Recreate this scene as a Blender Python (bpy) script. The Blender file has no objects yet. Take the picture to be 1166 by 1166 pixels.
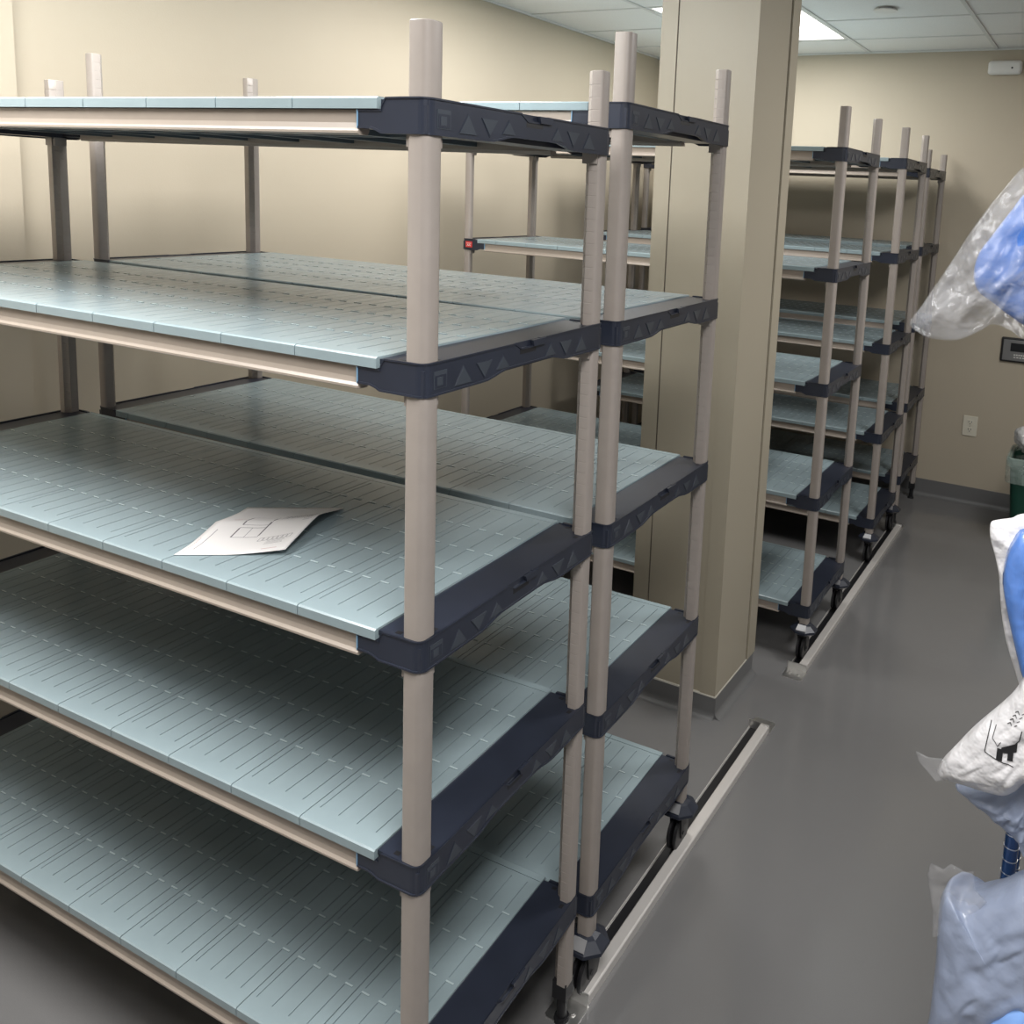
import bpy, bmesh, math, random
from mathutils import Vector, Matrix, noise
from mathutils.bvhtree import BVHTree
random.seed(7)
sc = bpy.context.scene
col = sc.collection
PI = math.pi

# ------------------------------------------------------------------ materials
def pbr(name, base, rough=.5, metal=0., coat=0., spec=.5, bump=None, var=None, alpha=1., sss=0., coat_r=.08):
    m = bpy.data.materials.new(name); m.use_nodes = True
    nt = m.node_tree; b = nt.nodes['Principled BSDF']
    b.inputs['Base Color'].default_value = (*base, 1)
    b.inputs['Roughness'].default_value = rough
    b.inputs['Metallic'].default_value = metal
    b.inputs['Coat Weight'].default_value = coat
    b.inputs['Coat Roughness'].default_value = coat_r
    b.inputs['Specular IOR Level'].default_value = spec
    b.inputs['Alpha'].default_value = alpha
    tc = nt.nodes.new('ShaderNodeTexCoord')
    if var:                                  # (scale, amount): soft irregularity of the colour itself
        n = nt.nodes.new('ShaderNodeTexNoise'); n.inputs['Scale'].default_value = var[0]; n.inputs['Detail'].default_value = 5
        r = nt.nodes.new('ShaderNodeMapRange'); r.inputs['From Min'].default_value = .3; r.inputs['From Max'].default_value = .7
        r.inputs['To Min'].default_value = 1 - var[1]; r.inputs['To Max'].default_value = 1 + var[1]
        mx = nt.nodes.new('ShaderNodeVectorMath'); mx.operation = 'SCALE'; mx.inputs[0].default_value = base
        nt.links.new(tc.outputs['Object'], n.inputs['Vector']); nt.links.new(n.outputs['Fac'], r.inputs['Value'])
        nt.links.new(r.outputs['Result'], mx.inputs['Scale']); nt.links.new(mx.outputs['Vector'], b.inputs['Base Color'])
    if bump:                                 # (scale, strength, distance)
        n = nt.nodes.new('ShaderNodeTexNoise'); n.inputs['Scale'].default_value = bump[0]; n.inputs['Detail'].default_value = 4
        bp = nt.nodes.new('ShaderNodeBump'); bp.inputs['Strength'].default_value = bump[1]; bp.inputs['Distance'].default_value = bump[2]
        nt.links.new(tc.outputs['Object'], n.inputs['Vector']); nt.links.new(n.outputs['Fac'], bp.inputs['Height'])
        nt.links.new(bp.outputs['Normal'], b.inputs['Normal'])
    return m
def emis(name, c, s):
    m = bpy.data.materials.new(name); m.use_nodes = True
    b = m.node_tree.nodes['Principled BSDF']
    b.inputs['Base Color'].default_value = (.8, .8, .8, 1)
    b.inputs['Emission Color'].default_value = (*c, 1); b.inputs['Emission Strength'].default_value = s
    return m

M = {}
M['wall'] = pbr('wall_paint', (.52, .455, .352), .6, bump=(160, .12, .002), var=(1.3, .02))
M['low_bounce'] = pbr('low_bounce_grey', (.22, .22, .22), .6)  # for the unseen walls, darkened to cut bounced light and deepen shade
M['pillar'] = pbr('pillar_paint', (.415, .370, .285), .42, bump=(200, .08, .001))
M['seam'] = pbr('dark_seam', (.10, .085, .065), .7)
M['caulk'] = pbr('caulk', (.75, .72, .64), .35)
M['tile'] = pbr('ceiling_tile', (.86, .855, .83), .9, bump=(300, .3, .002), var=(220, .05))
M['grid'] = pbr('grid_metal', (.70, .70, .68), .5)
M['cove'] = pbr('cove_base', (.165, .165, .165), .35, bump=(40, .1, .002))
M['post'] = pbr('post_taupe', (.345, .305, .275), .38, bump=(90, .05, .001), var=(30, .03))
M['rail'] = pbr('rail_beige', (.345, .295, .25), .36, var=(20, .03))
M['mat'] = pbr('grey_green_polymer', (.285, .36, .385), .27, bump=(350, .10, .0008), var=(8, .05))
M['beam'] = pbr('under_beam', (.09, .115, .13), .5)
M['navy'] = pbr('navy_polymer', (.023, .028, .044), .34, bump=(250, .06, .0008), var=(9, .12))
M['motif'] = pbr('navy_motif_grey', (.046, .055, .070), .30)
M['edge'] = pbr('pale_blue_edge', (.20, .36, .52), .3)
M['black'] = pbr('black_rubber', (.012, .012, .014), .45)
M['greymetal'] = pbr('zinc_plate', (.42, .42, .43), .38, metal=.6)
M['steel'] = pbr('stainless', (.78, .77, .75), .38, metal=1., bump=(60, .05, .001))
M['alu'] = pbr('track_aluminium', (.72, .69, .66), .45, metal=.35)
M['paper'] = pbr('paper', (.72, .70, .69), .8, bump=(50, .1, .001))
M['ink'] = pbr('ink', (.16, .155, .17), .8)
M['inkred'] = pbr('ink_red', (.52, .34, .32), .8)
M['red'] = pbr('badge_red', (.62, .05, .05), .35)
M['white'] = pbr('white_plastic', (.78, .77, .74), .4)
M['ivory'] = pbr('ivory_plastic', (.74, .70, .58), .35)
M['dark'] = pbr('black_plastic', (.02, .02, .022), .3)
M['lcd'] = pbr('display', (.012, .014, .016), .15)
M['silver'] = pbr('silver_face', (.28, .28, .28), .35, metal=.6)
M['green'] = pbr('green_bin', (.006, .055, .036), .4, bump=(80, .1, .001))
M['blue_fabric'] = pbr('blue_wrap', (.035, .13, .44), .5, coat=.4, coat_r=.2, bump=(7, .4, .03))
M['blue_gloss'] = pbr('blue_gloss_wrap', (.10, .23, .62), .35, coat=1., coat_r=.05, bump=(7, .6, .03))
M['white_wrap'] = pbr('white_wrap', (.74, .73, .745), .4, coat=.3, bump=(12, .8, .03))
M['hazy_blue'] = pbr('hazy_blue_film', (.36, .42, .57), .35, coat=.4, coat_r=.15, bump=(10, .6, .02), alpha=.78)
M['pale_blue'] = pbr('pale_blue_pack', (.25, .45, .90), .4)
M['rackblue'] = pbr('blue_epoxy', (.02, .07, .20), .22, metal=.3, coat=.6)
def film(name, base, a, wr=.9, sc_=11):
    m = pbr(name, base, .16, coat=.6, coat_r=.05, bump=(sc_, wr, .04))
    nt = m.node_tree; b = nt.nodes['Principled BSDF']
    tc = nt.nodes.new('ShaderNodeTexCoord'); n = nt.nodes.new('ShaderNodeTexNoise')
    n.inputs['Scale'].default_value = 9; n.inputs['Detail'].default_value = 6; n.inputs['Distortion'].default_value = 1.4
    r = nt.nodes.new('ShaderNodeMapRange'); r.inputs['From Min'].default_value = .35; r.inputs['From Max'].default_value = .7
    r.inputs['To Min'].default_value = a * .8; r.inputs['To Max'].default_value = min(1, a * 1.25)
    nt.links.new(tc.outputs['Object'], n.inputs['Vector']); nt.links.new(n.outputs['Fac'], r.inputs['Value'])
    nt.links.new(r.outputs['Result'], b.inputs['Alpha'])
    return m
M['film'] = film('clear_film', (.58, .59, .62), .24)
M['film2'] = film('thin_clear_film', (.60, .60, .62), .13)
M['liner'] = film('bin_liner', (.45, .55, .50), .45)

# floor: poured grey epoxy
fm = pbr('epoxy_floor', (.18, .18, .182), .10, coat=.0)
nt = fm.node_tree; b = nt.nodes['Principled BSDF']
tc = nt.nodes.new('ShaderNodeTexCoord')
n1 = nt.nodes.new('ShaderNodeTexNoise'); n1.inputs['Scale'].default_value = 2.2; n1.inputs['Detail'].default_value = 3
n2 = nt.nodes.new('ShaderNodeTexNoise'); n2.inputs['Scale'].default_value = 420; n2.inputs['Detail'].default_value = 2
bp = nt.nodes.new('ShaderNodeBump'); bp.inputs['Strength'].default_value = .35; bp.inputs['Distance'].default_value = .02
bp2 = nt.nodes.new('ShaderNodeBump'); bp2.inputs['Strength'].default_value = .12; bp2.inputs['Distance'].default_value = .0006
cr = nt.nodes.new('ShaderNodeMix'); cr.data_type = 'RGBA'
cr.inputs['A'].default_value = (.172, .170, .170, 1); cr.inputs['B'].default_value = (.212, .209, .208, 1)
for n in (n1, n2): nt.links.new(tc.outputs['Object'], n.inputs['Vector'])
nt.links.new(n1.outputs['Fac'], bp.inputs['Height']); nt.links.new(n2.outputs['Fac'], bp2.inputs['Height'])
nt.links.new(bp.outputs['Normal'], bp2.inputs['Normal']); nt.links.new(bp2.outputs['Normal'], b.inputs['Normal'])
nt.links.new(n2.outputs['Fac'], cr.inputs['Factor']); nt.links.new(cr.outputs['Result'], b.inputs['Base Color'])
M['floor'] = fm

# ------------------------------------------------------------------ helpers
def box(bm, x0, x1, y0, y1, z0, z1, mi=0):
    v = [bm.verts.new(p) for p in ((x0,y0,z0),(x1,y0,z0),(x1,y1,z0),(x0,y1,z0),(x0,y0,z1),(x1,y0,z1),(x1,y1,z1),(x0,y1,z1))]
    for f in ((3,2,1,0),(4,5,6,7),(0,1,5,4),(1,2,6,5),(2,3,7,6),(3,0,4,7)):
        bm.faces.new([v[i] for i in f]).material_index = mi
    return v
def quad(bm, ps, mi=0):
    f = bm.faces.new([bm.verts.new(p) for p in ps]); f.material_index = mi; return f
def prism(bm, pts, fn, a, b_, mi=0):
    """closed 2D outline extruded between a and b_; fn(p, t) -> 3D"""
    A = [bm.verts.new(fn(p, a)) for p in pts]; B = [bm.verts.new(fn(p, b_)) for p in pts]
    n = len(pts)
    bm.faces.new(A[::-1]).material_index = mi; bm.faces.new(B).material_index = mi
    for i in range(n):
        bm.faces.new([A[i], A[(i+1)%n], B[(i+1)%n], B[i]]).material_index = mi
def cyl(bm, c, r, z0, z1, n=20, mi=0, axis='z', r2=None):
    r2 = r if r2 is None else r2
    def P(a, rr, t):
        u, w = rr*math.cos(a), rr*math.sin(a)
        if axis == 'z': return (c[0]+u, c[1]+w, t)
        if axis == 'x': return (t, c[0]+u, c[1]+w)
        return (c[0]+u, t, c[1]+w)
    A = [bm.verts.new(P(2*PI*i/n, r, z0)) for i in range(n)]; B = [bm.verts.new(P(2*PI*i/n, r2, z1)) for i in range(n)]
    bm.faces.new(A[::-1]).material_index = mi; bm.faces.new(B).material_index = mi
    for i in range(n): bm.faces.new([A[i], A[(i+1)%n], B[(i+1)%n], B[i]]).material_index = mi
def tube(bm, pts, r, n=8, mi=0):
    rings = []
    for i, p in enumerate(pts):
        p = Vector(p); d = (Vector(pts[min(i+1, len(pts)-1)]) - Vector(pts[max(i-1, 0)])).normalized()
        s = d.orthogonal().normalized(); t = d.cross(s)
        rings.append([bm.verts.new(p + s*r*math.cos(2*PI*k/n) + t*r*math.sin(2*PI*k/n)) for k in range(n)])
    for a, b2 in zip(rings, rings[1:]):
        for k in range(n): bm.faces.new([a[k], a[(k+1)%n], b2[(k+1)%n], b2[k]]).material_index = mi
    bm.faces.new(rings[0][::-1]).material_index = mi; bm.faces.new(rings[-1]).material_index = mi
def mesh(name, bm, mats, smooth=False, bevel=0):
    bmesh.ops.recalc_face_normals(bm, faces=bm.faces)
    me = bpy.data.meshes.new(name); bm.to_mesh(me); bm.free()
    for m in (mats if isinstance(mats, (list, tuple)) else [mats]): me.materials.append(m)
    if smooth:
        for p in me.polygons: p.use_smooth = True
    return me
def obj(name, me, parent=None, loc=(0,0,0), rz=0):
    o = bpy.data.objects.new(name, me); col.objects.link(o)
    if parent: o.parent = parent
    o.location = loc; o.rotation_euler = (0, 0, rz)
    return o
def bev(o, w, seg=2, ang=35):
    m = o.modifiers.new('bevel', 'BEVEL'); m.width = w; m.segments = seg; m.limit_method = 'ANGLE'; m.angle_limit = math.radians(ang); return o
def smooth_angle(me, a=35):
    for p in me.polygons: p.use_smooth = True
    me.set_sharp_from_angle(angle=math.radians(a))
def tag(o, label=None, cat=None, group=None, kind=None):
    for k, v in (('label', label), ('category', cat), ('group', group), ('kind', kind)):
        if v: o[k] = v
    return o
def struct(name, bm, mats, loc=(0,0,0)):
    o = obj(name, mesh(name, bm, mats), loc=loc); o['kind'] = 'structure'; return o

# ------------------------------------------------------------------ room shell
XL, XR, YF, YN, H = -2.282, 2.6, 5.337, -3.2, 3.05
bm = bmesh.new(); box(bm, XL-.15, XR+.15, YN-.15, YF+.15, -.1, 0); struct('floor', bm, M['floor'])
bm = bmesh.new(); box(bm, XL-.15, XL, YN, YF, 0, H+.1); box(bm, XL, XL+.055, YN, .61, 0, H); struct('wall_left', bm, M['wall'])
bm = bmesh.new(); box(bm, XL, XR, YF, YF+.15, 0, H+.1); struct('wall_back', bm, M['wall'])
bm = bmesh.new(); box(bm, XR, XR+.15, YN, YF, 0, H+.1); struct('wall_right', bm, M['low_bounce'])
bm = bmesh.new(); box(bm, XL, XR, YN-.15, YN, 0, H+.1); struct('wall_front', bm, M['low_bounce'])

GX = [-2.282, -1.515, -.66, .16, .98, 1.80, 2.6]
GY = [-3.2, -2.52, -1.91, -1.30, -.69, -.08, .53, 1.14, 1.75, 2.36, 2.97, 3.58, 4.19, 4.82, 5.337]
LIGHTS = [(-1.515, -.66, 3.58, 4.82)]
bm = bmesh.new()
for i in range(len(GX)-1):
    for j in range(len(GY)-1):
        if any(GX[i] >= a-.01 and GX[i+1] <= b_+.01 and GY[j] >= c-.01 and GY[j+1] <= d+.01 for a, b_, c, d in LIGHTS): continue
        box(bm, GX[i]+.001, GX[i+1]-.001, GY[j]+.001, GY[j+1]-.001, H+.001, H+.02)
struct('ceiling', bm, M['tile'])
bm = bmesh.new(); box(bm, XL-.15, XR+.15, YN-.15, YF+.15, H+.1, H+.2)
bm2 = bmesh.new()
for x in GX[1:-1]:
    for a, b_ in ((YN, YF),): box(bm2, x-.011, x+.011, a, b_, H-.006, H+.02)
for y in GY[1:-1]:
    for i in range(len(GX)-1):
        if abs(y-4.19) < .01 and i == 1: continue
        box(bm2, GX[i]+.011, GX[i+1]-.011, y-.009, y+.009, H-.004, H+.018)
struct('trim_1', bm2, M['grid'])
struct('ceiling_slab', bm, M['tile'])
# wall angle strip
bm = bmesh.new()
box(bm, XL, XR, YF-.014, YF, H-.012, H); box(bm, XL, XL+.014, YN, YF, H-.012, H)
struct('trim_2', bm, M['grid'])

# cove bases: profile swept along a line
def cove(bm, p0, p1, nrm, h=.118, t=.008, r=.028):
    d = Vector((p1[0]-p0[0], p1[1]-p0[1], 0)); N = Vector((nrm[0], nrm[1], 0))
    prof = [(0, 0), (0, h), (t, h)] + [(t + r - r*math.cos(a), r - r*math.sin(a)) for a in [k*PI/2/6 for k in range(7)]] 
    prof = [(0, 0), (0, h), (t, h), (t, r)] + [(t + r*(1-math.cos(k*PI/12)), r*(1-math.sin(k*PI/12))) for k in range(1, 7)]
    prism(bm, prof, lambda p, s: tuple(Vector((p0[0], p0[1], 0)) + N*p[0] + Vector((0, 0, p[1])) + d*s), 0, 1)
bm = bmesh.new(); cove(bm, (XL, YF), (XR, YF), (0, -1)); struct('baseboard_back', bm, M['cove'])
bm = bmesh.new(); cove(bm, (XL, .61), (XL, YF), (1, 0)); cove(bm, (XL+.055, YN), (XL+.055, .61), (1, 0)); struct('baseboard_left', bm, M['cove'])

# boxed column
PX0, PX1, PY0, PY1 = -.600, -.218, 1.985, 2.40
bm = bmesh.new()
box(bm, PX0+.004, PX1-.004, PY0+.004, PY1-.004, 0, H)                  # core
zc = .095
box(bm, PX0, PX0+.066, PY0, PY1, zc, H)                                # left corner strip
box(bm, PX0+.070, PX1-.068, PY0+.002, PY0+.03, zc, H)                  # front panel
box(bm, PX1-.066, PX1, PY0-.004, PY0+.33, zc, H)                       # corner guard and right face
box(bm, PX1-.05, PX1+.006, PY0+.338, PY1+.01, zc, H)                   # far strip
box(bm, PX0+.066, PX0+.070, PY0+.003, PY0+.01, zc, H, 1)
box(bm, PX1-.02, PX1-.001, PY0+.330, PY0+.338, zc, H, 1)
box(bm, PX0, PX1+.001, PY0-.006, PY0+.36, zc-.006, zc, 2)
cove(bm, (PX0, PY0), (PX1, PY0), (0, -1), h=zc-.006, t=.002)
cove(bm, (PX1, PY0), (PX1, PY1), (1, 0), h=zc-.006, t=.002)
for f in bm.faces:
    c = f.calc_center_median()
    if c.z < zc-.0061 and f.material_index == 0: f.material_index = 3
pil = struct('wall_column', bm, [M['pillar'], M['seam'], M['caulk'], M['cove']])
bev(pil, .0025)

# ------------------------------------------------------------------ ceiling light in view, lamps overhead
a, b_, c, d = LIGHTS[0]
cl = obj('ceiling_light', None, loc=((a+b_)/2, (c+d)/2, H)); tag(cl, 'recessed rectangular fluorescent panel glowing in the tiled ceiling behind the column', 'ceiling light')
hx, hy = (b_-a)/2-.012, (d-c)/2-.012
bm = bmesh.new()
for s in (-1, 1):
    box(bm, min(s*hx, s*(hx-.02)), max(s*hx, s*(hx-.02)), -hy, hy, 0, .06)
    box(bm, -hx+.02, hx-.02, min(s*hy, s*(hy-.02)), max(s*hy, s*(hy-.02)), 0, .06)
obj('frame', mesh('light_frame', bm, M['white']), cl)
bm = bmesh.new()
for i in range(12):                                                    # shallow barrel diffuser
    x0, x1 = -hx+.02+(2*hx-.04)*i/12, -hx+.02+(2*hx-.04)*(i+1)/12
    f = lambda x: .012+.035*abs(math.sin(2*PI*x/(2*hx-.04)))
    quad(bm, [(x0, -hy+.02, f(x0)), (x1, -hy+.02, f(x1)), (x1, hy-.02, f(x1)), (x0, hy-.02, f(x0))])
obj('diffuser', mesh('diffuser', bm, emis('diffuser_glow', (1, .98, .93), 3.2)), cl)

def lamp(name, x, y, w, sx=.6, sy=1.15, z=H-.02, c=(1, .985, .97)):
    L = bpy.data.lights.new(name, 'AREA'); L.shape = 'RECTANGLE'; L.size = sx; L.size_y = sy; L.energy = w; L.color = c
    o = bpy.data.objects.new(name, L); col.objects.link(o); o.location = (x, y, z); return o
lamp('ceiling_lamp', -1.088, 4.20, 19, .78, 1.15)
lamp('ceiling_lamp', -1.088, -.50, 62)
lamp('ceiling_lamp', 1.0, -.85, 56)
lamp('ceiling_lamp', -1.088, .60, 25)
lamp('ceiling_lamp', -1.35, 2.50, 29)
lamp('ceiling_lamp', 1.35, 2.7, 40)

# ------------------------------------------------------------------ shelving unit parts (shared meshes)
PW = .0198                              # half width of a post
INS = .0220                            # post axis from the collar corner
def post_profile(inset=0.):
    # outer corner at (+,-): rounded; inner corner (-,+): chamfered
    pts = []
    r = .013
    for k in range(7):
        a = -PI/2 + k*PI/2/6
        pts.append((PW-r+r*math.cos(a), -PW+r+r*math.sin(a)))
    pts += [(PW, PW-.006), (PW-.002, PW-.002), (PW-.006, PW)]
    i = inset
    pts += [(-PW+.013, PW-i*.4), (-PW+.008+i*.7, PW-.008-i*.7), (-PW+i*.4, PW-.013)]
    pts += [(-PW, -PW+.006), (-PW+.002, -PW+.002), (-PW+.006, -PW)]
    return pts
def post_mesh(z0, z1, shelf_z):
    bm = bmesh.new(); lev = [(z0, 0.)]
    z = z0 + .03
    while z < z1 - .02:
        lev += [(z, 0.), (z+.0004, .0018), (z+.0022, .0018), (z+.0026, 0.)]; z += .0254
    lev += [(z1-.0015, 0.)]
    rings = [[bm.verts.new((x, y, z)) for x, y in post_profile(i)] for z, i in lev]
    top = [bm.verts.new((x*.93, y*.93, z1)) for x, y in post_profile()]
    rings.append(top); n = len(top)
    for A, B in zip(rings, rings[1:]):
        for k in range(n): bm.faces.new([A[k], A[(k+1)%n], B[(k+1)%n], B[k]])
    bm.faces.new(rings[0][::-1]); bm.faces.new(top)
    for zs in shelf_z:                 # wedge sleeve showing under each collar
        zb = zs-.0568
        box(bm, -PW-.0045, -PW+.012, -PW+.005, PW+.001, zb-.019, zb+.004)
        box(bm, -PW+.005, PW-.005, PW-.010, PW+.0045, zb-.019, zb+.004)
    me = mesh('post', bm, M['post']); smooth_angle(me, 40); return me

LED = .095                             # width of the dark end ledge
def mat_mesh(width, W):
    """top panel: stepped slots cut as geometry; local x 0..width (towards the aisle), y 0..W, top z=0"""
    bm = bmesh.new(); dep = -.0020; w = width-.0022
    g = []; x = .013
    while x < w-.012: g.append(x); x += .0455
    rows = [.148 + .1065*(W/.61)*k for k in range(4)]
    y0, y1 = .034, W-.036
    blocks = []; s = y0
    for r_ in rows + [None]:
        blocks.append((s, (r_-.004) if r_ else y1)); s = (r_ or 0)+.010
    xs = {0., w}; 
    for q in g: xs |= {q, q+.0024, min(q+.0200, w-.002)}
    ys = {0., W}
    for a, b2 in blocks: ys |= {a, b2}
    for r_ in rows: ys |= {r_-.002, r_+.0022}
    ys |= {W-.0205, W-.0185}
    xs = sorted(xs); ys = sorted(ys)
    def low(xc, yc):
        if W-.0205 < yc < W-.0185: return 1
        for q in g:
            if q < xc < q+.0024 and any(a < yc < b2 for a, b2 in blocks): return 1
            if q < xc < q+.0200 and any(r_-.002 < yc < r_+.0022 for r_ in rows): return 2
        return 0
    nx, ny = len(xs)-1, len(ys)-1
    L = [[low((xs[i]+xs[i+1])/2, (ys[j]+ys[j+1])/2) for j in range(ny)] for i in range(nx)]
    vt = {}; 
    def V(i, j, l):
        k = (i, j, l)
        if k not in vt: vt[k] = bm.verts.new((xs[i], ys[j], (0., dep, .0011)[l]))
        return vt[k]
    for i in range(nx):
        for j in range(ny):
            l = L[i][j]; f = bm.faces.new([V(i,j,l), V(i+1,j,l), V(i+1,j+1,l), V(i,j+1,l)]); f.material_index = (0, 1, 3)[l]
            if i+1 < nx and L[i+1][j] != l: m2 = L[i+1][j]; bm.faces.new([V(i+1,j,l), V(i+1,j+1,l), V(i+1,j+1,m2), V(i+1,j,m2)])
            if j+1 < ny and L[i][j+1] != l: m2 = L[i][j+1]; bm.faces.new([V(i,j+1,l), V(i+1,j+1,l), V(i+1,j+1,m2), V(i,j+1,m2)])
    t = .019
    fy = -.0035
    # skirt: front and rear lips, ends, underside
    quad(bm, [(0, 0, 0), (w, 0, 0), (w, fy, -.0025), (0, fy, -.0025)])
    quad(bm, [(0, fy, -.0025), (w, fy, -.0025), (w, fy, -t), (0, fy, -t)])
    quad(bm, [(0, W, 0), (w, W, 0), (w, W-fy, -.0025), (0, W-fy, -.0025)])
    quad(bm, [(0, W-fy, -.0025), (w, W-fy, -.0025), (w, W-fy, -t), (0, W-fy, -t)])
    for xx in (0, w):
        quad(bm, [(xx, 0, 0), (xx, W, 0), (xx, W-fy, -.0025), (xx, W-fy, -t), (xx, fy, -t), (xx, fy, -.0025)])
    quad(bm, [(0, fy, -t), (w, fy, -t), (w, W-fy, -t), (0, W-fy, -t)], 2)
    me = bpy.data.meshes.new('shelf_mat'); bm.to_mesh(me); bm.free()
    me.materials.append(M['mat']); me.materials.append(M['slot']); me.materials.append(M['under']); me.materials.append(M['dash'])
    return me
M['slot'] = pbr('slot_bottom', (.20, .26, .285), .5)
M['dash'] = pbr('dash_polymer', (.46, .55, .57), .6)
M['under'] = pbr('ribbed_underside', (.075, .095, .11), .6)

def end_path(W, r=.018, xe=-.138):
    pts = [(xe, 0.)]
    n = 6
    pts += [(-.112, 0.), (-.100, 0.), (-.0905, 0.), (-.0900, 0.), (-.082, 0.), (-.05, 0.)]
    pts += [(-r + r*math.sin(a), r - r*math.cos(a)) for a in [k*PI/2/n for k in range(n+1)]]
    for t in [k/28 for k in range(2, 27)] : pts.append((0., W*t))
    pts += [(-r + r*math.cos(a), W-r + r*math.sin(a)) for a in [k*PI/2/n for k in range(n+1)]]
    pts += [(-.05, W), (-.082, W), (-.0900, W), (-.0905, W), (-.100, W), (-.112, W), (xe, W)]
    return pts
def sm(t): t = max(0, min(1, t)); return t*t*(3-2*t)
def ribbon(bm, path, top, bot, thick, mi=0, off=0.):
    n = len(path); N = []
    for i in range(n):
        a = Vector(path[max(i-1, 0)]); b2 = Vector(path[min(i+1, n-1)]); d = (b2-a).normalized(); N.append(Vector((d.y, -d.x)))
    rows = []
    for i, p in enumerate(path):
        o_ = Vector(p) + N[i]*off; q = Vector(p) - N[i]*(thick-off)
        zt, zb = top(i, p), bot(i, p)
        rows.append([bm.verts.new((o_.x, o_.y, zt)), bm.verts.new((o_.x, o_.y, zb)), bm.verts.new((q.x, q.y, zb)), bm.verts.new((q.x, q.y, zt))])
    for A, B in zip(rows, rows[1:]):
        for k in range(4): bm.faces.new([A[k], A[(k+1)%4], B[(k+1)%4], B[k]]).material_index = mi
    bm.faces.new(rows[0]).material_index = mi; bm.faces.new(rows[-1][::-1]).material_index = mi
def bracket_mesh(W):
    bm = bmesh.new(); path = end_path(W)
    def top(i, p):
        x, y = p
        if x < -.0902: return -.0195
        if x < -.084: return -.0195 if x < -.0901 else -.0135
        if x < -.07: return -.0005
        t = y/W
        if x > -.001 and .455 < t < .55: return -.012
        return 0.
    def bot(i, p):
        x, y = p
        if x < -.106: return -.0490
        if x < -.095: return -.0525
        t = y/W
        if x > -.001: return -.0568 + .012*sm((t-.27)/.13)*(1-sm((t-.62)/.13))
        return -.0568
    ribbon(bm, path, top, bot, .005)
    ribbon(bm, path, lambda i, p: top(i, p), lambda i, p: top(i, p)-.003, .003, off=.0014)
    ribbon(bm, path, lambda i, p: bot(i, p)+.0035, lambda i, p: bot(i, p), .003, off=.0018)
    # ledge
    prism(bm, [(-LED-.006, .006), (-.004, .006), (-.004, W-.006), (-LED-.006, W-.006)], lambda p, s: (p[0], p[1], s), -.012, -.0035)
    box(bm, -.0068, -.0035, .012, W-.012, -.0045, -.0008)
    # underside beam
    box(bm, -.088, -.016, .045, W-.045, -.053, -.012)
    box(bm, -.138, -.03, .0045, .030, -.049, -.020); box(bm, -.138, -.03, W-.030, W-.0045, -.049, -.020)
    # post sockets
    for yy in (INS, W-INS):
        box(bm, -.0425, -.003, yy-.0195, yy+.0215 if yy < W/2 else yy+.0195, -.0562, -.0125)
    # slots beside the posts
    for yy, s in ((.0, 1), (W, -1)):
        box(bm, -.066, -.054, yy+s*.012 if s > 0 else yy-.021, yy+.021 if s > 0 else yy-.012, -.004, -.0031, 2)
        box(bm, -.021, -.012, yy+s*.050 if s > 0 else yy-.062, yy+.062 if s > 0 else yy-.050, -.004, -.0031, 2)
    # hand hold
    box(bm, -.004, .0002, .457*W, .548*W, -.0235, -.0125, 2)
    prism(bm, [(.52*W, -.001), (.60*W, -.001), (.592*W, -.0135), (.528*W, -.0135)], lambda p, s: (s, p[0], p[1]), -.002, .0042)
    # embossed square and triangles
    def plate(pts, h=.0011, mi=1): prism(bm, pts, lambda p, s: (s, p[0], p[1]), -.001, h, mi)
    c = .064*W+.002
    plate([(c-.017, -.016), (c+.017, -.016), (c+.017, -.046), (c-.017, -.046)], .0007, 1)
    plate([(c-.0145, -.023), (c+.0145, -.023), (c+.0145, -.044), (c-.0145, -.044)], .0013, 0)
    plate([(c-.010, -.0265), (c+.005, -.0265), (c+.005, -.0405), (c-.010, -.0405)], .0019, 1)
    for t, up in ((.17, 1), (.27, 0), (.365, 1), (.635, 1), (.735, 0), (.84, 1)):
        y = t*W; a, b2 = (-.049, -.019) if up else (-.020, -.047)
        sh = .010*sm((t-.27)/.1)*(1-sm((t-.62)/.13)); w_ = .023
        if .3 < t < .7: a += .008; w_ = .020
        plate([(y-w_-.002, a-.0008), (y+w_+.002, a-.0008), (y, b2+(.003 if up else -.003))] if up else [(y-w_-.002, a+.0008), (y, b2-.003), (y+w_+.002, a+.0008)], .0006, 0)
        plate([(y-w_, a), (y+w_, a), (y, b2)] if up else [(y-w_, a), (y, b2), (y+w_, a)], .0013, 1)
    # pale edge at the ends of the wings
    for yy in (-.0016, W-.0045):
        box(bm, -.1400, -.1380, yy, yy+.0061, -.0490, -.0195, 3)
    me = mesh('end_bracket', bm, [M['navy'], M['motif'], M['black'], M['edge']])
    return me
def rail_mesh(L):
    bm = bmesh.new()
    prof = [(.004, -.0195), (.004, -.0400), (.0015, -.0525), (-.0030, -.0570), (-.0030, -.0610), (.0010, -.0630), (.020, -.0630), (.024, -.0560), (.024, -.0195)]
    prof = [(y, z+.004 if z < -.05 else z) for y, z in prof]
    prism(bm, prof, lambda p, s: (s, p[0], p[1]), -L+.136, -.136)
    me = mesh('side_rail', bm, M['rail']); return me
def frame_mesh(L, W):
    bm = bmesh.new()
    x = -.16
    while x > -L+.12:
        box(bm, x-.013, x+.013, .0245, W-.0245, -.046, -.0195); x -= .182
    box(bm, -L+.10, -.10, W/2-.012, W/2+.012, -.0455, -.0200)
    return mesh('shelf', bm, M['beam'])
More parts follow.
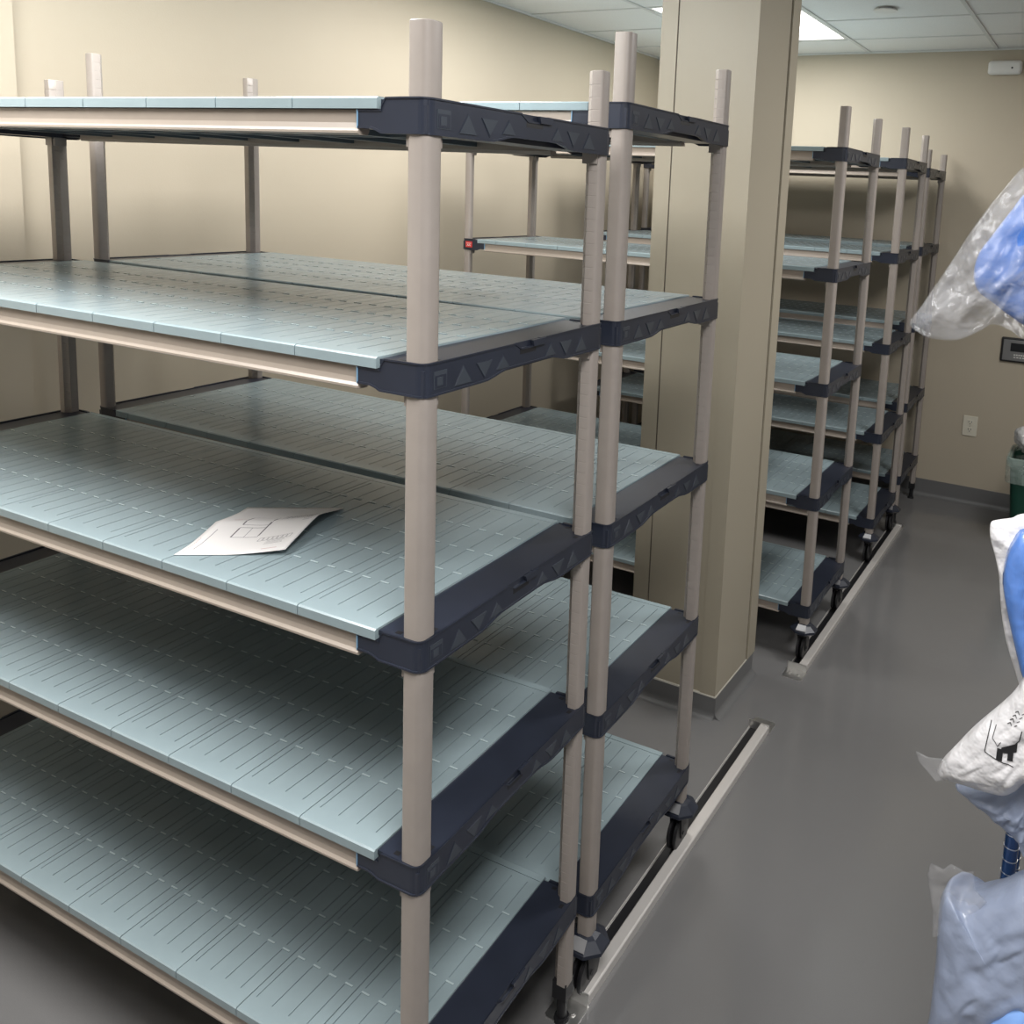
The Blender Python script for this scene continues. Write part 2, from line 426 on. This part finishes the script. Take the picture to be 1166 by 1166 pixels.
def caster_meshes():
    bm = bmesh.new()                     # bumper and horn, local origin on the floor under the post
    cyl(bm, (0, 0), .016, .148, .19, 16)
    n = 8
    prof = [(.020, .172), (.036, .166), (.060, .148), (.061, .139), (.050, .130), (.022, .128)]
    rings = [[bm.verts.new((r*math.cos(2*PI*(k+.5)/n*1), r*math.sin(2*PI*(k+.5)/n), z)) for k in range(n)] for r, z in prof]
    for A, B in zip(rings, rings[1:]):
        for k in range(n): bm.faces.new([A[k], A[(k+1)%n], B[(k+1)%n], B[k]])
    bm.faces.new(rings[0]); bm.faces.new(rings[-1][::-1])
    bump = mesh('caster', bm, M['navy'])
    bm = bmesh.new()
    quad(bm, [(-.018, -.0285, .1712), (.018, -.0285, .1712), (.022, -.052, .1548), (-.022, -.052, .1548)])
    quad(bm, [(-.018, -.0290, .1700), (.018, -.0290, .1700), (.022, -.0525, .1536), (-.022, -.0525, .1536)])
    plate = mesh('label_plate', bm, M['greymetal'])
    bm = bmesh.new()
    box(bm, -.020, .020, -.024, .024, .112, .130)
    for s in (-1, 1): prism(bm, [(-.022, .120), (.022, .120), (.012, .045), (-.012, .045)], lambda p, t: (t, p[0], p[1]), s*.0185-.0015, s*.0185+.0015)
    cyl(bm, (0, .058), .006, -.022, .022, 10, axis='x')
    fork = mesh('fork', bm, M['black'])
    bm = bmesh.new()
    for s in (-1, 1):
        cyl(bm, (0, .058), .050, s*.010-.006, s*.010-.0035, 28, axis='x', r2=.054); cyl(bm, (0, .058), .054, s*.010-.0035, s*.010+.0035, 28, axis='x'); cyl(bm, (0, .058), .054, s*.010+.0035, s*.010+.006, 28, axis='x', r2=.050)
    wheel = mesh('wheel', bm, M['black'])
    return bump, plate, fork, wheel
CAST = caster_meshes()
def foot_mesh():
    bm = bmesh.new()
    box(bm, -.019, .019, -.019, .019, .070, .118)
    cyl(bm, (0, 0), .013, .010, .072, 14); cyl(bm, (0, 0), .021, .0, .012, 18, r2=.018)
    return mesh('foot', bm, M['black'])
FOOT = foot_mesh()

cache = {}
def shelving_unit(label, loc, rz, L, W, zs, ztop, rolling, badge=None):
    root = bpy.data.objects.new('shelving_unit', None); col.objects.link(root)
    root.location = (loc[0], loc[1], 0); root.rotation_euler = (0, 0, rz); root.empty_display_size = .2
    tag(root, label, 'shelving unit', 'shelving units of the storeroom')
    key = round(W, 3)
    if ('b', key) not in cache: cache[('b', key)] = bracket_mesh(W); cache[('m', key)] = mat_mesh(.182, W)
    kl = (key, round(L, 3))
    if ('r',)+kl not in cache:
        rest = L-2*LED-9*.182
        cache[('r',)+kl] = rail_mesh(L); cache[('f',)+kl] = frame_mesh(L, W); cache[('n',)+kl] = mat_mesh(rest, W)
    rest = L-2*LED-9*.182
    pm = post_mesh(.155 if rolling else .110, ztop, zs)
    for k, (x, y, r_) in enumerate(((-INS, INS, 0), (-INS, W-INS, PI/2), (-L+INS, W-INS, PI), (-L+INS, INS, -PI/2))):
        obj('post', pm, root, (x, y, 0), r_)
        if rolling:
            zz = .0035 if x > -1 else 0.
            c_ = obj('caster', CAST[0], root, (x, y, zz), r_*0)
            obj('label_plate', CAST[1], c_); obj('fork', CAST[2], c_); obj('wheel', CAST[3], c_)
        else:
            obj('foot', FOOT, root, (x, y, 0))
    for z in zs:
        sh = obj('shelf', cache[('f',)+kl], root, (0, 0, z))
        b1 = obj('end_bracket', cache[('b', key)], sh)
        b2 = obj('end_bracket', cache[('b', key)], sh, (-L, W, 0), PI)
        obj('side_rail', cache[('r',)+kl], sh)
        obj('side_rail', cache[('r',)+kl], sh, (-L, W, 0), PI)
        for k in range(9):
            obj('shelf_mat', cache[('m', key)], sh, (-LED-.182*(k+1)+.0007, 0, .0005))
        obj('shelf_mat', cache[('n',)+kl], sh, (-L+LED+.0007, 0, .0005))
        if badge is not None and abs(z-zs[badge]) < 1e-6:
            bm = bmesh.new(); box(bm, -.020, .020, -.0012, .0014, -.0150, .0150)
            box(bm, -.014, .014, -.0016, -.0011, .004, .0065, 1); prism(bm, [(-.012, -.008), (-.006, .001), (0, -.006), (.006, .001), (.012, -.008), (.009, -.008), (.005, -.003), (0, -.009), (-.005, -.003), (-.009, -.008)], lambda p, s: (p[0], s, p[1]), -.0016, -.0011, 1)
            o = obj('brand_badge', mesh('badge', bm, [M['red'], M['white']]), sh, (-L+.042, -.0022, -.029)); o['label'] = 'small red badge with a white mark'
    return root

U = [
 ('front shelving unit nearest the camera with the sheet of paper on its middle shelf', (0, 0), .0311, 1.888, .610, [2.1633, 1.7469, 1.2704, .8481, .3454], 2.2789, False, None),
 ('rolling shelving unit standing directly behind the front unit and before the column', (-.012, .6635), .0184, 1.888, .628, [2.225, 1.7432, 1.2626, .7781, .2894], 2.3725, True, None),
 ('rolling shelving unit just behind the column, its far end bearing a small red badge', (-.0426, 2.606), -.0007, 1.947, .613, [2.2487, 1.7518, 1.2618, .7557, .2606], 2.4123, True, 1),
 ('rolling shelving unit second behind the column, between a gap and the last unit', (-.0555, 3.882), -.0016, 1.947, .613, [2.2704, 1.7645, 1.2641, .7575, .2613], 2.4304, True, None),
 ('last shelving unit, standing on black feet closest to the back wall', (-.062, 4.625), 0., 1.947, .613, [2.25, 1.775, 1.30, .79, .315], 2.36, False, None),
]
units = [shelving_unit(*u) for u in U]

# ------------------------------------------------------------------ floor tracks
def track(y0, y1, x, label):
    root = bpy.data.objects.new('floor_track', None); col.objects.link(root); root.location = (x, y0, 0)
    tag(root, label, 'floor track', 'floor tracks of the rolling shelves')
    Ln = y1-y0
    bm = bmesh.new()
    prof = [(-.078, 0), (-.078, .010), (-.075, .010), (-.075, .0025), (-.036, .0025), (-.036, .026), (-.033, .0295), (-.004, .0295), (0, .026), (0, 0)]
    prism(bm, prof, lambda p, s: (p[0], s, p[1]), .03, Ln-.03)
    me = mesh('track_channel', bm, M['alu']); o = obj('track_channel', me, root); bev(o, .0008)
    bm = bmesh.new(); box(bm, -.074, -.037, .031, Ln-.031, .0026, .0032); obj('running_strip', mesh('running_strip', bm, M['black']), root)
    for s, yy in ((-1, .03), (1, Ln-.03)):
        bm = bmesh.new()
        e = yy+s*.078
        prism(bm, [(-.082, yy), (.004, yy), (.004, e-s*.008), (-.004, e), (-.074, e), (-.082, e-s*.008)], lambda p, t: (p[0], p[1], t), 0., .0035)
        box(bm, -.080, .002, min(yy, yy+s*.004), max(yy, yy+s*.004), .0035, .036)
        br = obj('end_bracket', mesh('track_end', bm, M['steel']), root)
        for bx in (-.058, -.020):
            bm = bmesh.new(); cyl(bm, (bx, yy+s*.040), .0075, .0036, .0052, 16); cyl(bm, (bx, yy+s*.040), .0055, .0052, .010, 6)
            obj('bolt', mesh('bolt', bm, M['steel']), br)
    return root
track(.618, 2.035, -.001, 'bright metal floor track beside the near shelves, running up to the column')
track(2.49, 4.56, -.012, 'pale metal floor track under the shelves behind the column')

# ------------------------------------------------------------------ sheet of paper on the middle shelf
pp = [(-.641, .003), (-.745, .267), (-.564, .396), (-.455, .130)]
ZP = 1.2704+.0007
e1 = Vector((pp[3][0]-pp[0][0], pp[3][1]-pp[0][1])); e2 = Vector((pp[1][0]-pp[0][0], pp[1][1]-pp[0][1]))
e1 = e1.normalized()*.216; e2 = e2.normalized()*.279
def pz(u, v):                        # lift: crease across the middle, right side curls up
    z = .0015 + .016*max(0, 1-abs(v-.54)/.36)**1.3*(1-.55*abs(u-.3)) + .022*max(0, (u-.45)/.55)**1.5*math.sin(PI*min(1, v*.82+.18)) 
    return z
def pt(u, v, h=0.):
    p = Vector(pp[0]) + e1*u + e2*v
    return (p.x, p.y, ZP + pz(u, v) + h)
bm = bmesh.new(); NU, NV = 20, 26
gt = [[bm.verts.new(pt(i/NU, j/NV, .0004)) for j in range(NV+1)] for i in range(NU+1)]
gb = [[bm.verts.new(pt(i/NU, j/NV, 0)) for j in range(NV+1)] for i in range(NU+1)]
for i in range(NU):
    for j in range(NV):
        bm.faces.new([gt[i][j], gt[i+1][j], gt[i+1][j+1], gt[i][j+1]]); bm.faces.new([gb[i][j], gb[i][j+1], gb[i+1][j+1], gb[i+1][j]])
for i in range(NU):
    bm.faces.new([gt[i][0], gb[i][0], gb[i+1][0], gt[i+1][0]]); bm.faces.new([gt[i][NV], gt[i+1][NV], gb[i+1][NV], gb[i][NV]])
for j in range(NV):
    bm.faces.new([gt[0][j], gt[0][j+1], gb[0][j+1], gb[0][j]]); bm.faces.new([gt[NU][j], gb[NU][j], gb[NU][j+1], gt[NU][j+1]])
me = mesh('paper', bm, M['paper'], smooth=True)
paper = obj('paper_sheet', me); tag(paper, 'creased white sheet with a printed floor plan, lying on the middle shelf', 'paper')
def stroke(bm, u0, v0, u1, v1, w=.0011, mi=0, seg=6):
    d = Vector(((u1-u0)*.216, (v1-v0)*.279)); 
    if d.length < 1e-5: return
    d.normalize(); w *= 1.5; nu, nv = -d.y*w/.216/2, d.x*w/.279/2
    for k in range(seg):
        a, b2 = k/seg, (k+1)/seg
        P = lambda t, s: pt(u0+(u1-u0)*t+s*nu, v0+(v1-v0)*t+s*nv, .0007)
        quad(bm, [P(a, -1), P(b2, -1), P(b2, 1), P(a, 1)], mi)
bm = bmesh.new()
def rect(u0, v0, u1, v1, w=.0009, mi=0):
    stroke(bm, u0, v0, u1, v0, w, mi); stroke(bm, u1, v0, u1, v1, w, mi); stroke(bm, u1, v1, u0, v1, w, mi); stroke(bm, u0, v1, u0, v0, w, mi)
stroke(bm, .30, .30, .30, .43, .0022); stroke(bm, .30, .48, .30, .64, .0022); stroke(bm, .55, .32, .55, .62, .0022)
rect(.30, .30, .55, .44); rect(.30, .48, .56, .66, .0007); stroke(bm, .42, .30, .42, .44, .0007)
for i in range(6):
    for j in range(3): rect(.60+.05*i, .60+.035*j, .645+.05*i, .63+.035*j, .0006)
for i in range(7): rect(.60+.045*i, .22+.004*(i%2), .635+.045*i, .27, .0006)
for j in range(7):
    ln = .08+.05*random.random(); stroke(bm, .86, .50+.03*j, .86+ln, .50+.03*j, .0008)
for j in range(4): stroke(bm, .70, .15+.02*j, .70+.16+.03*random.random(), .15+.02*j, .0007)
stroke(bm, .10, .10, .10, .42, .0010); 
stroke(bm, .14, .60, .26, .60, .0012, 1); stroke(bm, .16, .57, .24, .57, .001, 1); stroke(bm, .74, .06, .88, .06, .0012, 1)
for k in range(12): stroke(bm, .035, .06+.02*k, .035, .072+.02*k, .0012, 1)
obj('printed_drawing', mesh('printed', bm, [M['ink'], M['inkred']]), paper)

# ------------------------------------------------------------------ things on the back wall and ceiling
t = bpy.data.objects.new('power_outlet', None); col.objects.link(t); t.location = (.240, YF, .547)
tag(t, 'ivory duplex power outlet low on the back wall', 'outlet')
bm = bmesh.new(); box(bm, -.047, .047, -.008, 0, -.070, .070); o = obj('cover_plate', mesh('plate', bm, M['ivory']), t); bev(o, .003)
for s in (-1, 1):
    bm = bmesh.new()
    box(bm, -.019, .019, -.0105, -.008, s*.026-.018, s*.026+.018)
    box(bm, -.010, -.007, -.0112, -.0104, s*.026-.002, s*.026+.011, 1); box(bm, .007, .010, -.0112, -.0104, s*.026-.002, s*.026+.009, 1)
    cyl(bm, (0, s*.026-.010), .0034, -.0112, -.0104, 10, 1, axis='y')
    obj('socket', mesh('socket', bm, [M['ivory'], M['dark']]), t)
bm = bmesh.new(); cyl(bm, (0, 0), .003, -.0098, -.008, 10, axis='y'); obj('screw', mesh('screw', bm, M['greymetal']), t)

t = bpy.data.objects.new('wall_thermostat', None); col.objects.link(t); t.location = (.500, YF, 1.105)
tag(t, 'silver and black wall thermostat with a dark display, on the back wall', 'thermostat')
bm = bmesh.new(); box(bm, -.118, .118, -.022, 0, -.082, .082); o = obj('housing', mesh('housing', bm, M['dark']), t); bev(o, .008, 3)
bm = bmesh.new(); box(bm, -.104, .104, -.027, -.022, -.070, .068); o = obj('face_plate', mesh('face', bm, M['silver']), t); bev(o, .002)
bm = bmesh.new(); box(bm, -.058, .058, -.0285, -.027, -.008, .048); obj('display', mesh('display', bm, M['lcd']), t)
bm = bmesh.new()
for k in range(5): box(bm, -.034+.014*k, -.024+.014*k, -.0283, -.027, -.034, -.026)
for k in range(4): box(bm, -.034+.018*k, -.022+.018*k, -.0283, -.027, -.050, -.043)
obj('button', mesh('buttons', bm, M['white']), t)

t = bpy.data.objects.new('wall_sensor', None); col.objects.link(t); t.location = (.222, YF, 2.925)
tag(t, 'white rounded sensor box mounted high on the back wall near the ceiling', 'sensor')
bm = bmesh.new(); box(bm, -.103, .103, -.045, 0, -.045, .045); o = obj('housing', mesh('sensor', bm, M['white']), t); bev(o, .024, 5)
bm = bmesh.new(); cyl(bm, (.045, -.004), .006, -.0475, -.044, 14, axis='y'); obj('lens', mesh('lens', bm, M['dark']), t)

t = bpy.data.objects.new('sprinkler_cover', None); col.objects.link(t); t.location = (-.245, 3.92, H)
tag(t, 'round white sprinkler cover plate hanging just under a ceiling tile', 'sprinkler')
bm = bmesh.new(); cyl(bm, (0, 0), .062, -.016, -.010, 32); obj('cover_plate', mesh('cover', bm, M['white']), t)
bm = bmesh.new(); cyl(bm, (0, 0), .040, -.010, .11, 24); obj('stem', mesh('stem', bm, M['greymetal']), t)

# ------------------------------------------------------------------ green bin
t = bpy.data.objects.new('waste_bin', None); col.objects.link(t); t.location = (.775, 4.66, 0)
tag(t, 'dark green waste bin with a clear liner folded over its rim', 'waste bin')
def rrect(hx, hy, r, n=5):
    out = []
    for cx, cy, a0 in ((hx-r, hy-r, 0), (-hx+r, hy-r, PI/2), (-hx+r, -hy+r, PI), (hx-r, -hy+r, 1.5*PI)):
        out += [(cx+r*math.cos(a0+k*PI/2/n), cy+r*math.sin(a0+k*PI/2/n)) for k in range(n+1)]
    return out
def shell(bm, prof, mi=0, wob=0.):
    rings = []
    for hx, hy, z in prof:
        rings.append([bm.verts.new((x*(1+wob*noise.noise(Vector((x*9, y*9, z*14)))), y*(1+wob*noise.noise(Vector((x*9+4, y*9, z*14)))), z+wob*.3*noise.noise(Vector((x*12, y*12, z))))) for x, y in rrect(hx, hy, .05)])
    n = len(rings[0])
    for A, B in zip(rings, rings[1:]):
        for k in range(n): bm.faces.new([A[k], A[(k+1)%n], B[(k+1)%n], B[k]]).material_index = mi
    return rings
bm = bmesh.new(); r_ = shell(bm, [(.16, .12, 0), (.205, .165, .55), (.22, .18, .555), (.22, .18, .585), (.208, .168, .585), (.198, .158, .56), (.155, .115, .01)]); bm.faces.new(r_[0][::-1]); bm.faces.new(r_[-1])
me = mesh('bin', bm, M['green']); smooth_angle(me); obj('bin_body', me, t)
bm = bmesh.new(); shell(bm, [(.222, .183, .44), (.226, .187, .50), (.2265, .187, .585), (.222, .182, .593), (.202, .162, .590), (.19, .15, .50), (.17, .13, .12)], wob=.03)
me = mesh('liner', bm, M['liner'], smooth=True); obj('bin_liner', me, t)

# ------------------------------------------------------------------ inflated film packs (front rack)
def pillow(outline, Y, tf, tb, nr=14, wr=.01, ws=14, seed=0, sub=3, pw=.55):
    """closed soft pack: outline in metres (x, z) at depth Y; tf/tb = bulge to the front/back"""
    n = len(outline); P = []
    for i in range(n):                       # smooth closed outline
        p0, p1, p2, p3 = (Vector(outline[(i+k-1) % n]) for k in range(4))
        for s in range(sub):
            t_ = s/sub
            P.append(.5*((2*p1)+(-p0+p2)*t_+(2*p0-5*p1+4*p2-p3)*t_*t_+(-p0+3*p1-3*p2+p3)*t_**3))
    c = sum(P, Vector((0, 0)))/len(P); bm = bmesh.new(); N = len(P)
    def mk(side, T):
        rings = []
        for r in range(1, nr+1):
            f = r/nr; ring = []
            for p in P:
                q = c+(p-c)*f; h = T*(1-f**2.6)**pw
                k = Vector((q.x*ws+seed, q.y*ws, side*3.1))
                kk = Vector(((k.x*.5+k.y*.85)*.5, (k.x*.85-k.y*.5)*1.7, k.z)); w = wr*(noise.noise(k)+1.3*abs(noise.noise(kk*1.6))-.7*abs(noise.noise(kk*3.7+Vector((5, 1, 2))))+.3*noise.noise(k*5))*(1-f**6)
                ring.append((q.x, Y+side*h+w, q.y))
            rings.append(ring)
        return rings, (c.x, Y+side*T, c.y)
    fr, fc = mk(-1, tf); bk, bc = mk(1, tb)
    edge = [bm.verts.new(p) for p in fr[-1]]
    for rings, cc in ((fr, fc), (bk, bc)):
        vr = [[bm.verts.new(p) for p in r] for r in rings[:-1]]+[edge]
        cv = bm.verts.new(cc)
        for k in range(N): bm.faces.new([cv, vr[0][k], vr[0][(k+1)%N]])
        for A, B in zip(vr, vr[1:]):
            for k in range(N): bm.faces.new([A[k], B[k], B[(k+1)%N], A[(k+1)%N]])
    return bm
def pack(name, outline, Y, tf, tb, mat, parent=None, label=None, cat=None, group=None, **kw):
    bm = pillow(outline, Y, tf, tb, **kw); me = mesh(name, bm, mat, smooth=True); o = obj(name, me, parent)
    if label: tag(o, label, cat, group)
    return o
upper = [(.819,2.107),(.783,2.062),(.750,2.009),(.717,1.944),(.682,1.877),(.663,1.842),(.680,1.826),(.704,1.819),(.742,1.822),(.773,1.840),(.792,1.853),(.818,1.846),(.851,1.832),(.955,1.831),(1.027,1.892),(1.023,2.019),(.969,2.105),(.886,2.134)]
upblue = [(.824,2.067),(.800,2.033),(.776,1.993),(.759,1.962),(.755,1.931),(.764,1.904),(.790,1.886),(.817,1.868),(.850,1.854),(.941,1.851),(1.003,1.904),(.997,2.005),(.950,2.072),(.884,2.095)]
a_ = pack('bagged_bundle', upper, .43, .045, .092, M['film'], None, 'clear plastic bag holding a blue bundle, highest of the packs on the blue rack', 'plastic bag', wr=.016, ws=11, nr=34, sub=6)
pack('blue_bundle', upblue, .43, .036, .052, M['blue_fabric'], a_, wr=.009, ws=8, seed=3, nr=28, sub=6)
mwhite = [(.819,1.520),(.829,1.528),(.850,1.536),(.870,1.548),(.948,1.568),(1.003,1.509),(1.022,1.400),(1.005,1.277),(.947,1.235),(.903,1.236),(.879,1.283),(.861,1.331),(.849,1.381),(.841,1.432),(.831,1.467),(.821,1.495)]
mblue = [(.849,1.431),(.849,1.475),(.857,1.509),(.875,1.533),(.941,1.540),(.985,1.467),(.991,1.356),(.958,1.270),(.917,1.252),(.897,1.275),(.880,1.322),(.863,1.376)]
a_ = pack('wrapped_pack', mwhite, .455, .02, .060, M['white_wrap'], None, 'glossy blue pack in a white wrapper, above the white printed bag on the blue rack', 'package', wr=.010, seed=5, nr=24, sub=5)
pack('blue_content', mblue, .43, .035, .03, M['blue_gloss'], a_, wr=.008, ws=8, seed=8)
w3 = [(.906,1.318),(.883,1.270),(.837,1.202),(.808,1.152),(.792,1.123),(.787,1.095),(.807,1.092),(.848,1.092),(.887,1.096),(.906,1.111),(.928,1.139),(1.006,1.172),(1.027,1.252),(.988,1.326),(.938,1.343)]
c3 = [(.749,1.129),(.771,1.125),(.794,1.131),(.807,1.126),(.807,1.099),(.786,1.086),(.770,1.100),(.756,1.111)]
b4 = [(.812,1.056),(.859,1.068),(.898,1.083),(.928,1.118),(1.008,1.148),(1.040,1.084),(1.023,1.008),(.943,.973),(.925,.977),(.917,.994),(.897,1.007),(.870,1.024),(.841,1.040)]
wb = pack('printed_bag', w3, .385, .04, .018, M['white_wrap'], None, 'white plastic bag printed with a small black pictogram, in the middle of the blue rack', 'plastic bag', wr=.009, ws=9, seed=11, sub=6, nr=26)
pack('clear_corner', c3, .375, .004, .006, M['film2'], wb, wr=.003, nr=6, sub=1)
bl = pack('hanging_bag', b4, .43, .03, .066, M['hazy_blue'], None, 'hazy blue translucent bag hanging below the white printed bag', 'plastic bag', wr=.014, ws=16, seed=15, nr=24, sub=6)
c5 = [(.810,.837),(.819,.876),(.842,.860),(.871,.874),(.906,.906),(.942,.942),(1.027,.984),(1.084,.910),(1.089,.756),(1.014,.633),(.886,.550),(.816,.546),(.814,.633),(.814,.728)]
w5 = [(.786,.901),(.790,.922),(.811,.919),(.822,.934),(.846,.929),(.858,.936),(.862,.905),(.884,.889),(.861,.845),(.830,.805),(.806,.785),(.801,.833)]
b5 = [(.897,.669),(.915,.721),(.936,.749),(.967,.775),(1.039,.818),(1.076,.790),(1.068,.722),(1.000,.648),(.923,.615)]
lb = pack('lower_bag', c5, .41, .05, .112, M['hazy_blue'], None, 'large hazy plastic bag with pale blue content, lowest on the blue rack', 'plastic bag', wr=.010, ws=10, seed=21, nr=34, sub=6)
pack('clear_flap', w5, .395, .006, .01, M['film2'], lb, wr=.010, ws=26, nr=8, sub=1)
pack('blue_content', b5, .375, .03, .02, M['pale_blue'], lb, wr=.005, seed=2)

# printed pictogram on the white bag, laid on its surface
dg = bpy.context.evaluated_depsgraph_get(); dg.update()
bv = BVHTree.FromObject(wb, dg)
def onbag(x, z, h=.0012):
    loc, nn, _, _ = bv.ray_cast(Vector((x, 0, z)), Vector((0, 1, 0)))
    return (x, (loc.y if loc else .34)-h, z)
bm = bmesh.new()
def bline(pts, w=.0014, n=6):
    for (x0, z0), (x1, z1) in zip(pts, pts[1:]):
        d = Vector((x1-x0, z1-z0)); 
        if d.length < 1e-6: continue
        d.normalize(); nx, nz = -d.y*w/2, d.x*w/2
        for k in range(n):
            P = lambda t, s: onbag(x0+(x1-x0)*t+s*nx, z0+(z1-z0)*t+s*nz)
            quad(bm, [P(k/n, -1), P((k+1)/n, -1), P((k+1)/n, 1), P(k/n, 1)])
def bpoly(x0, x1, za, zb, n=6):           # filled shape between two height functions
    for k in range(n):
        a, b2 = x0+(x1-x0)*k/n, x0+(x1-x0)*(k+1)/n
        for j in range(3):
            f = lambda x, s: za(x)+(zb(x)-za(x))*s
            quad(bm, [onbag(a, f(a, j/3)), onbag(b2, f(b2, j/3)), onbag(b2, f(b2, (j+1)/3)), onbag(a, f(a, (j+1)/3))])
X0, Z0 = .868, 1.175
bline([(X0-.008, Z0+.052), (X0-.012, Z0+.006), (X0+.032, Z0-.002)])
bline([(X0, Z0+.052), (X0-.003, Z0+.032), (X0+.006, Z0+.024), (X0+.010, Z0+.032)], .001)
bline([(X0+.012, Z0+.022), (X0+.026, Z0+.028), (X0+.036, Z0+.044), (X0+.038, Z0+.060)], .0016)
bpoly(X0+.006, X0+.015, lambda x: Z0+.003, lambda x: Z0+.022)
bpoly(X0+.012, X0+.034, lambda x: Z0+.017+.5*max(0, x-X0-.022), lambda x: Z0+.025+.6*(x-X0-.012))
bpoly(X0+.022, X0+.030, lambda x: Z0+.006, lambda x: Z0+.020)
for k in range(4):
    zz = Z0+.062+.007*k; xx = X0+.016+.003*k
    bline([(xx, zz), (xx+.004, zz+.004), (xx+.006, zz-.001)], .001, 2); bline([(xx+.010, zz), (xx+.014, zz+.003)], .001, 2)
obj('printed_pictogram', mesh('pictogram', bm, M['dark']), wb)

# ------------------------------------------------------------------ blue wire rack at the right edge
t = bpy.data.objects.new('wire_rack', None); col.objects.link(t); t.location = (1.3535, .7575, 0)
tag(t, 'blue wire rack with ringed posts at the right edge, loaded with plastic bags', 'wire rack')
RX0, RX1, RY0, RY1 = .907, 1.80, .535, .98
for x in (RX0, RX1):
    for y in (RY0, RY1):
        bm = bmesh.new(); cyl(bm, (x, y), .0125, .02, 2.2, 20)
        z = .12
        while z < 2.18:
            cyl(bm, (x, y), .0131, z, z+.0018, 20, 1); z += .0254
        cyl(bm, (x, y), .019, 0, .02, 16, 1)
        me = mesh('post', bm, [M['rackblue'], M['steel']]); smooth_angle(me); obj('post', me, t)
for z in (1.80, 1.055, .53, .14):
    bm = bmesh.new()
    for y in (RY0-.012, RY1+.012):
        for dz in (0, -.035): tube(bm, [(RX0, y, z+dz), (RX1, y, z+dz)], .004)
        k = 0; x = RX0
        while x < RX1-.03: tube(bm, [(x, y, z), (x+.02, y, z-.035), (x+.04, y, z)], .002, 5); x += .04
    for x in (RX0-.012, RX1+.012):
        for dz in (0, -.035): tube(bm, [(x, RY0, z+dz), (x, RY1, z+dz)], .004)
    x = RX0+.03
    while x < RX1: tube(bm, [(x, RY0-.012, z+.003), (x, RY1+.012, z+.003)], .0022, 5); x += .026
    me = mesh('wire_shelf', bm, M['rackblue']); obj('wire_shelf', me, t)

for ch in t.children: ch.location = (-1.3535, -.7575, 0)

# ------------------------------------------------------------------ crumpled film above the bin
bm = bmesh.new(); bmesh.ops.create_icosphere(bm, subdivisions=4, radius=.1)
for v in bm.verts:
    p = v.co.copy(); v.co = p*(1+.55*noise.noise(p*11)+.35*abs(noise.noise(p*25))); v.co.z *= .9
me = mesh('crumpled', bm, film('crumpled_film', (.66, .66, .66), .8), smooth=True)
o = obj('crumpled_film', me, loc=(.685, 4.66, .672)); tag(o, 'crumpled clear plastic film heaped on top of the green waste bin', 'plastic film')

# ------------------------------------------------------------------ camera
cam = bpy.data.cameras.new('camera'); co = bpy.data.objects.new('camera', cam); col.objects.link(co)
F = Vector((-.45889329, .87524819, -.15283181)); R = Vector((.88132055, .47021493, .0466047)); Up = Vector((-.11265448, .11330723, .98715269))
mw = Matrix((R, Up, -F)).transposed().to_4x4(); mw.translation = Vector((.93980709, -1.09744976, 2.03762655))
co.matrix_world = mw
cam.sensor_width = 36; cam.lens = 1026.4551/1166*36
cam.shift_x = -(715.9781-583)/1166; cam.shift_y = -(583-374.6944)/1166
cam.clip_start = .05
sc.camera = co

w = bpy.data.worlds.new('world'); sc.world = w; w.use_nodes = True
w.node_tree.nodes['Background'].inputs['Color'].default_value = (.5, .5, .5, 1); w.node_tree.nodes['Background'].inputs['Strength'].default_value = .02
sc.view_settings.view_transform = 'Standard'; sc.view_settings.look = 'None'; sc.view_settings.gamma = 1; sc.view_settings.exposure = .20
sc.view_settings.use_curve_mapping = False
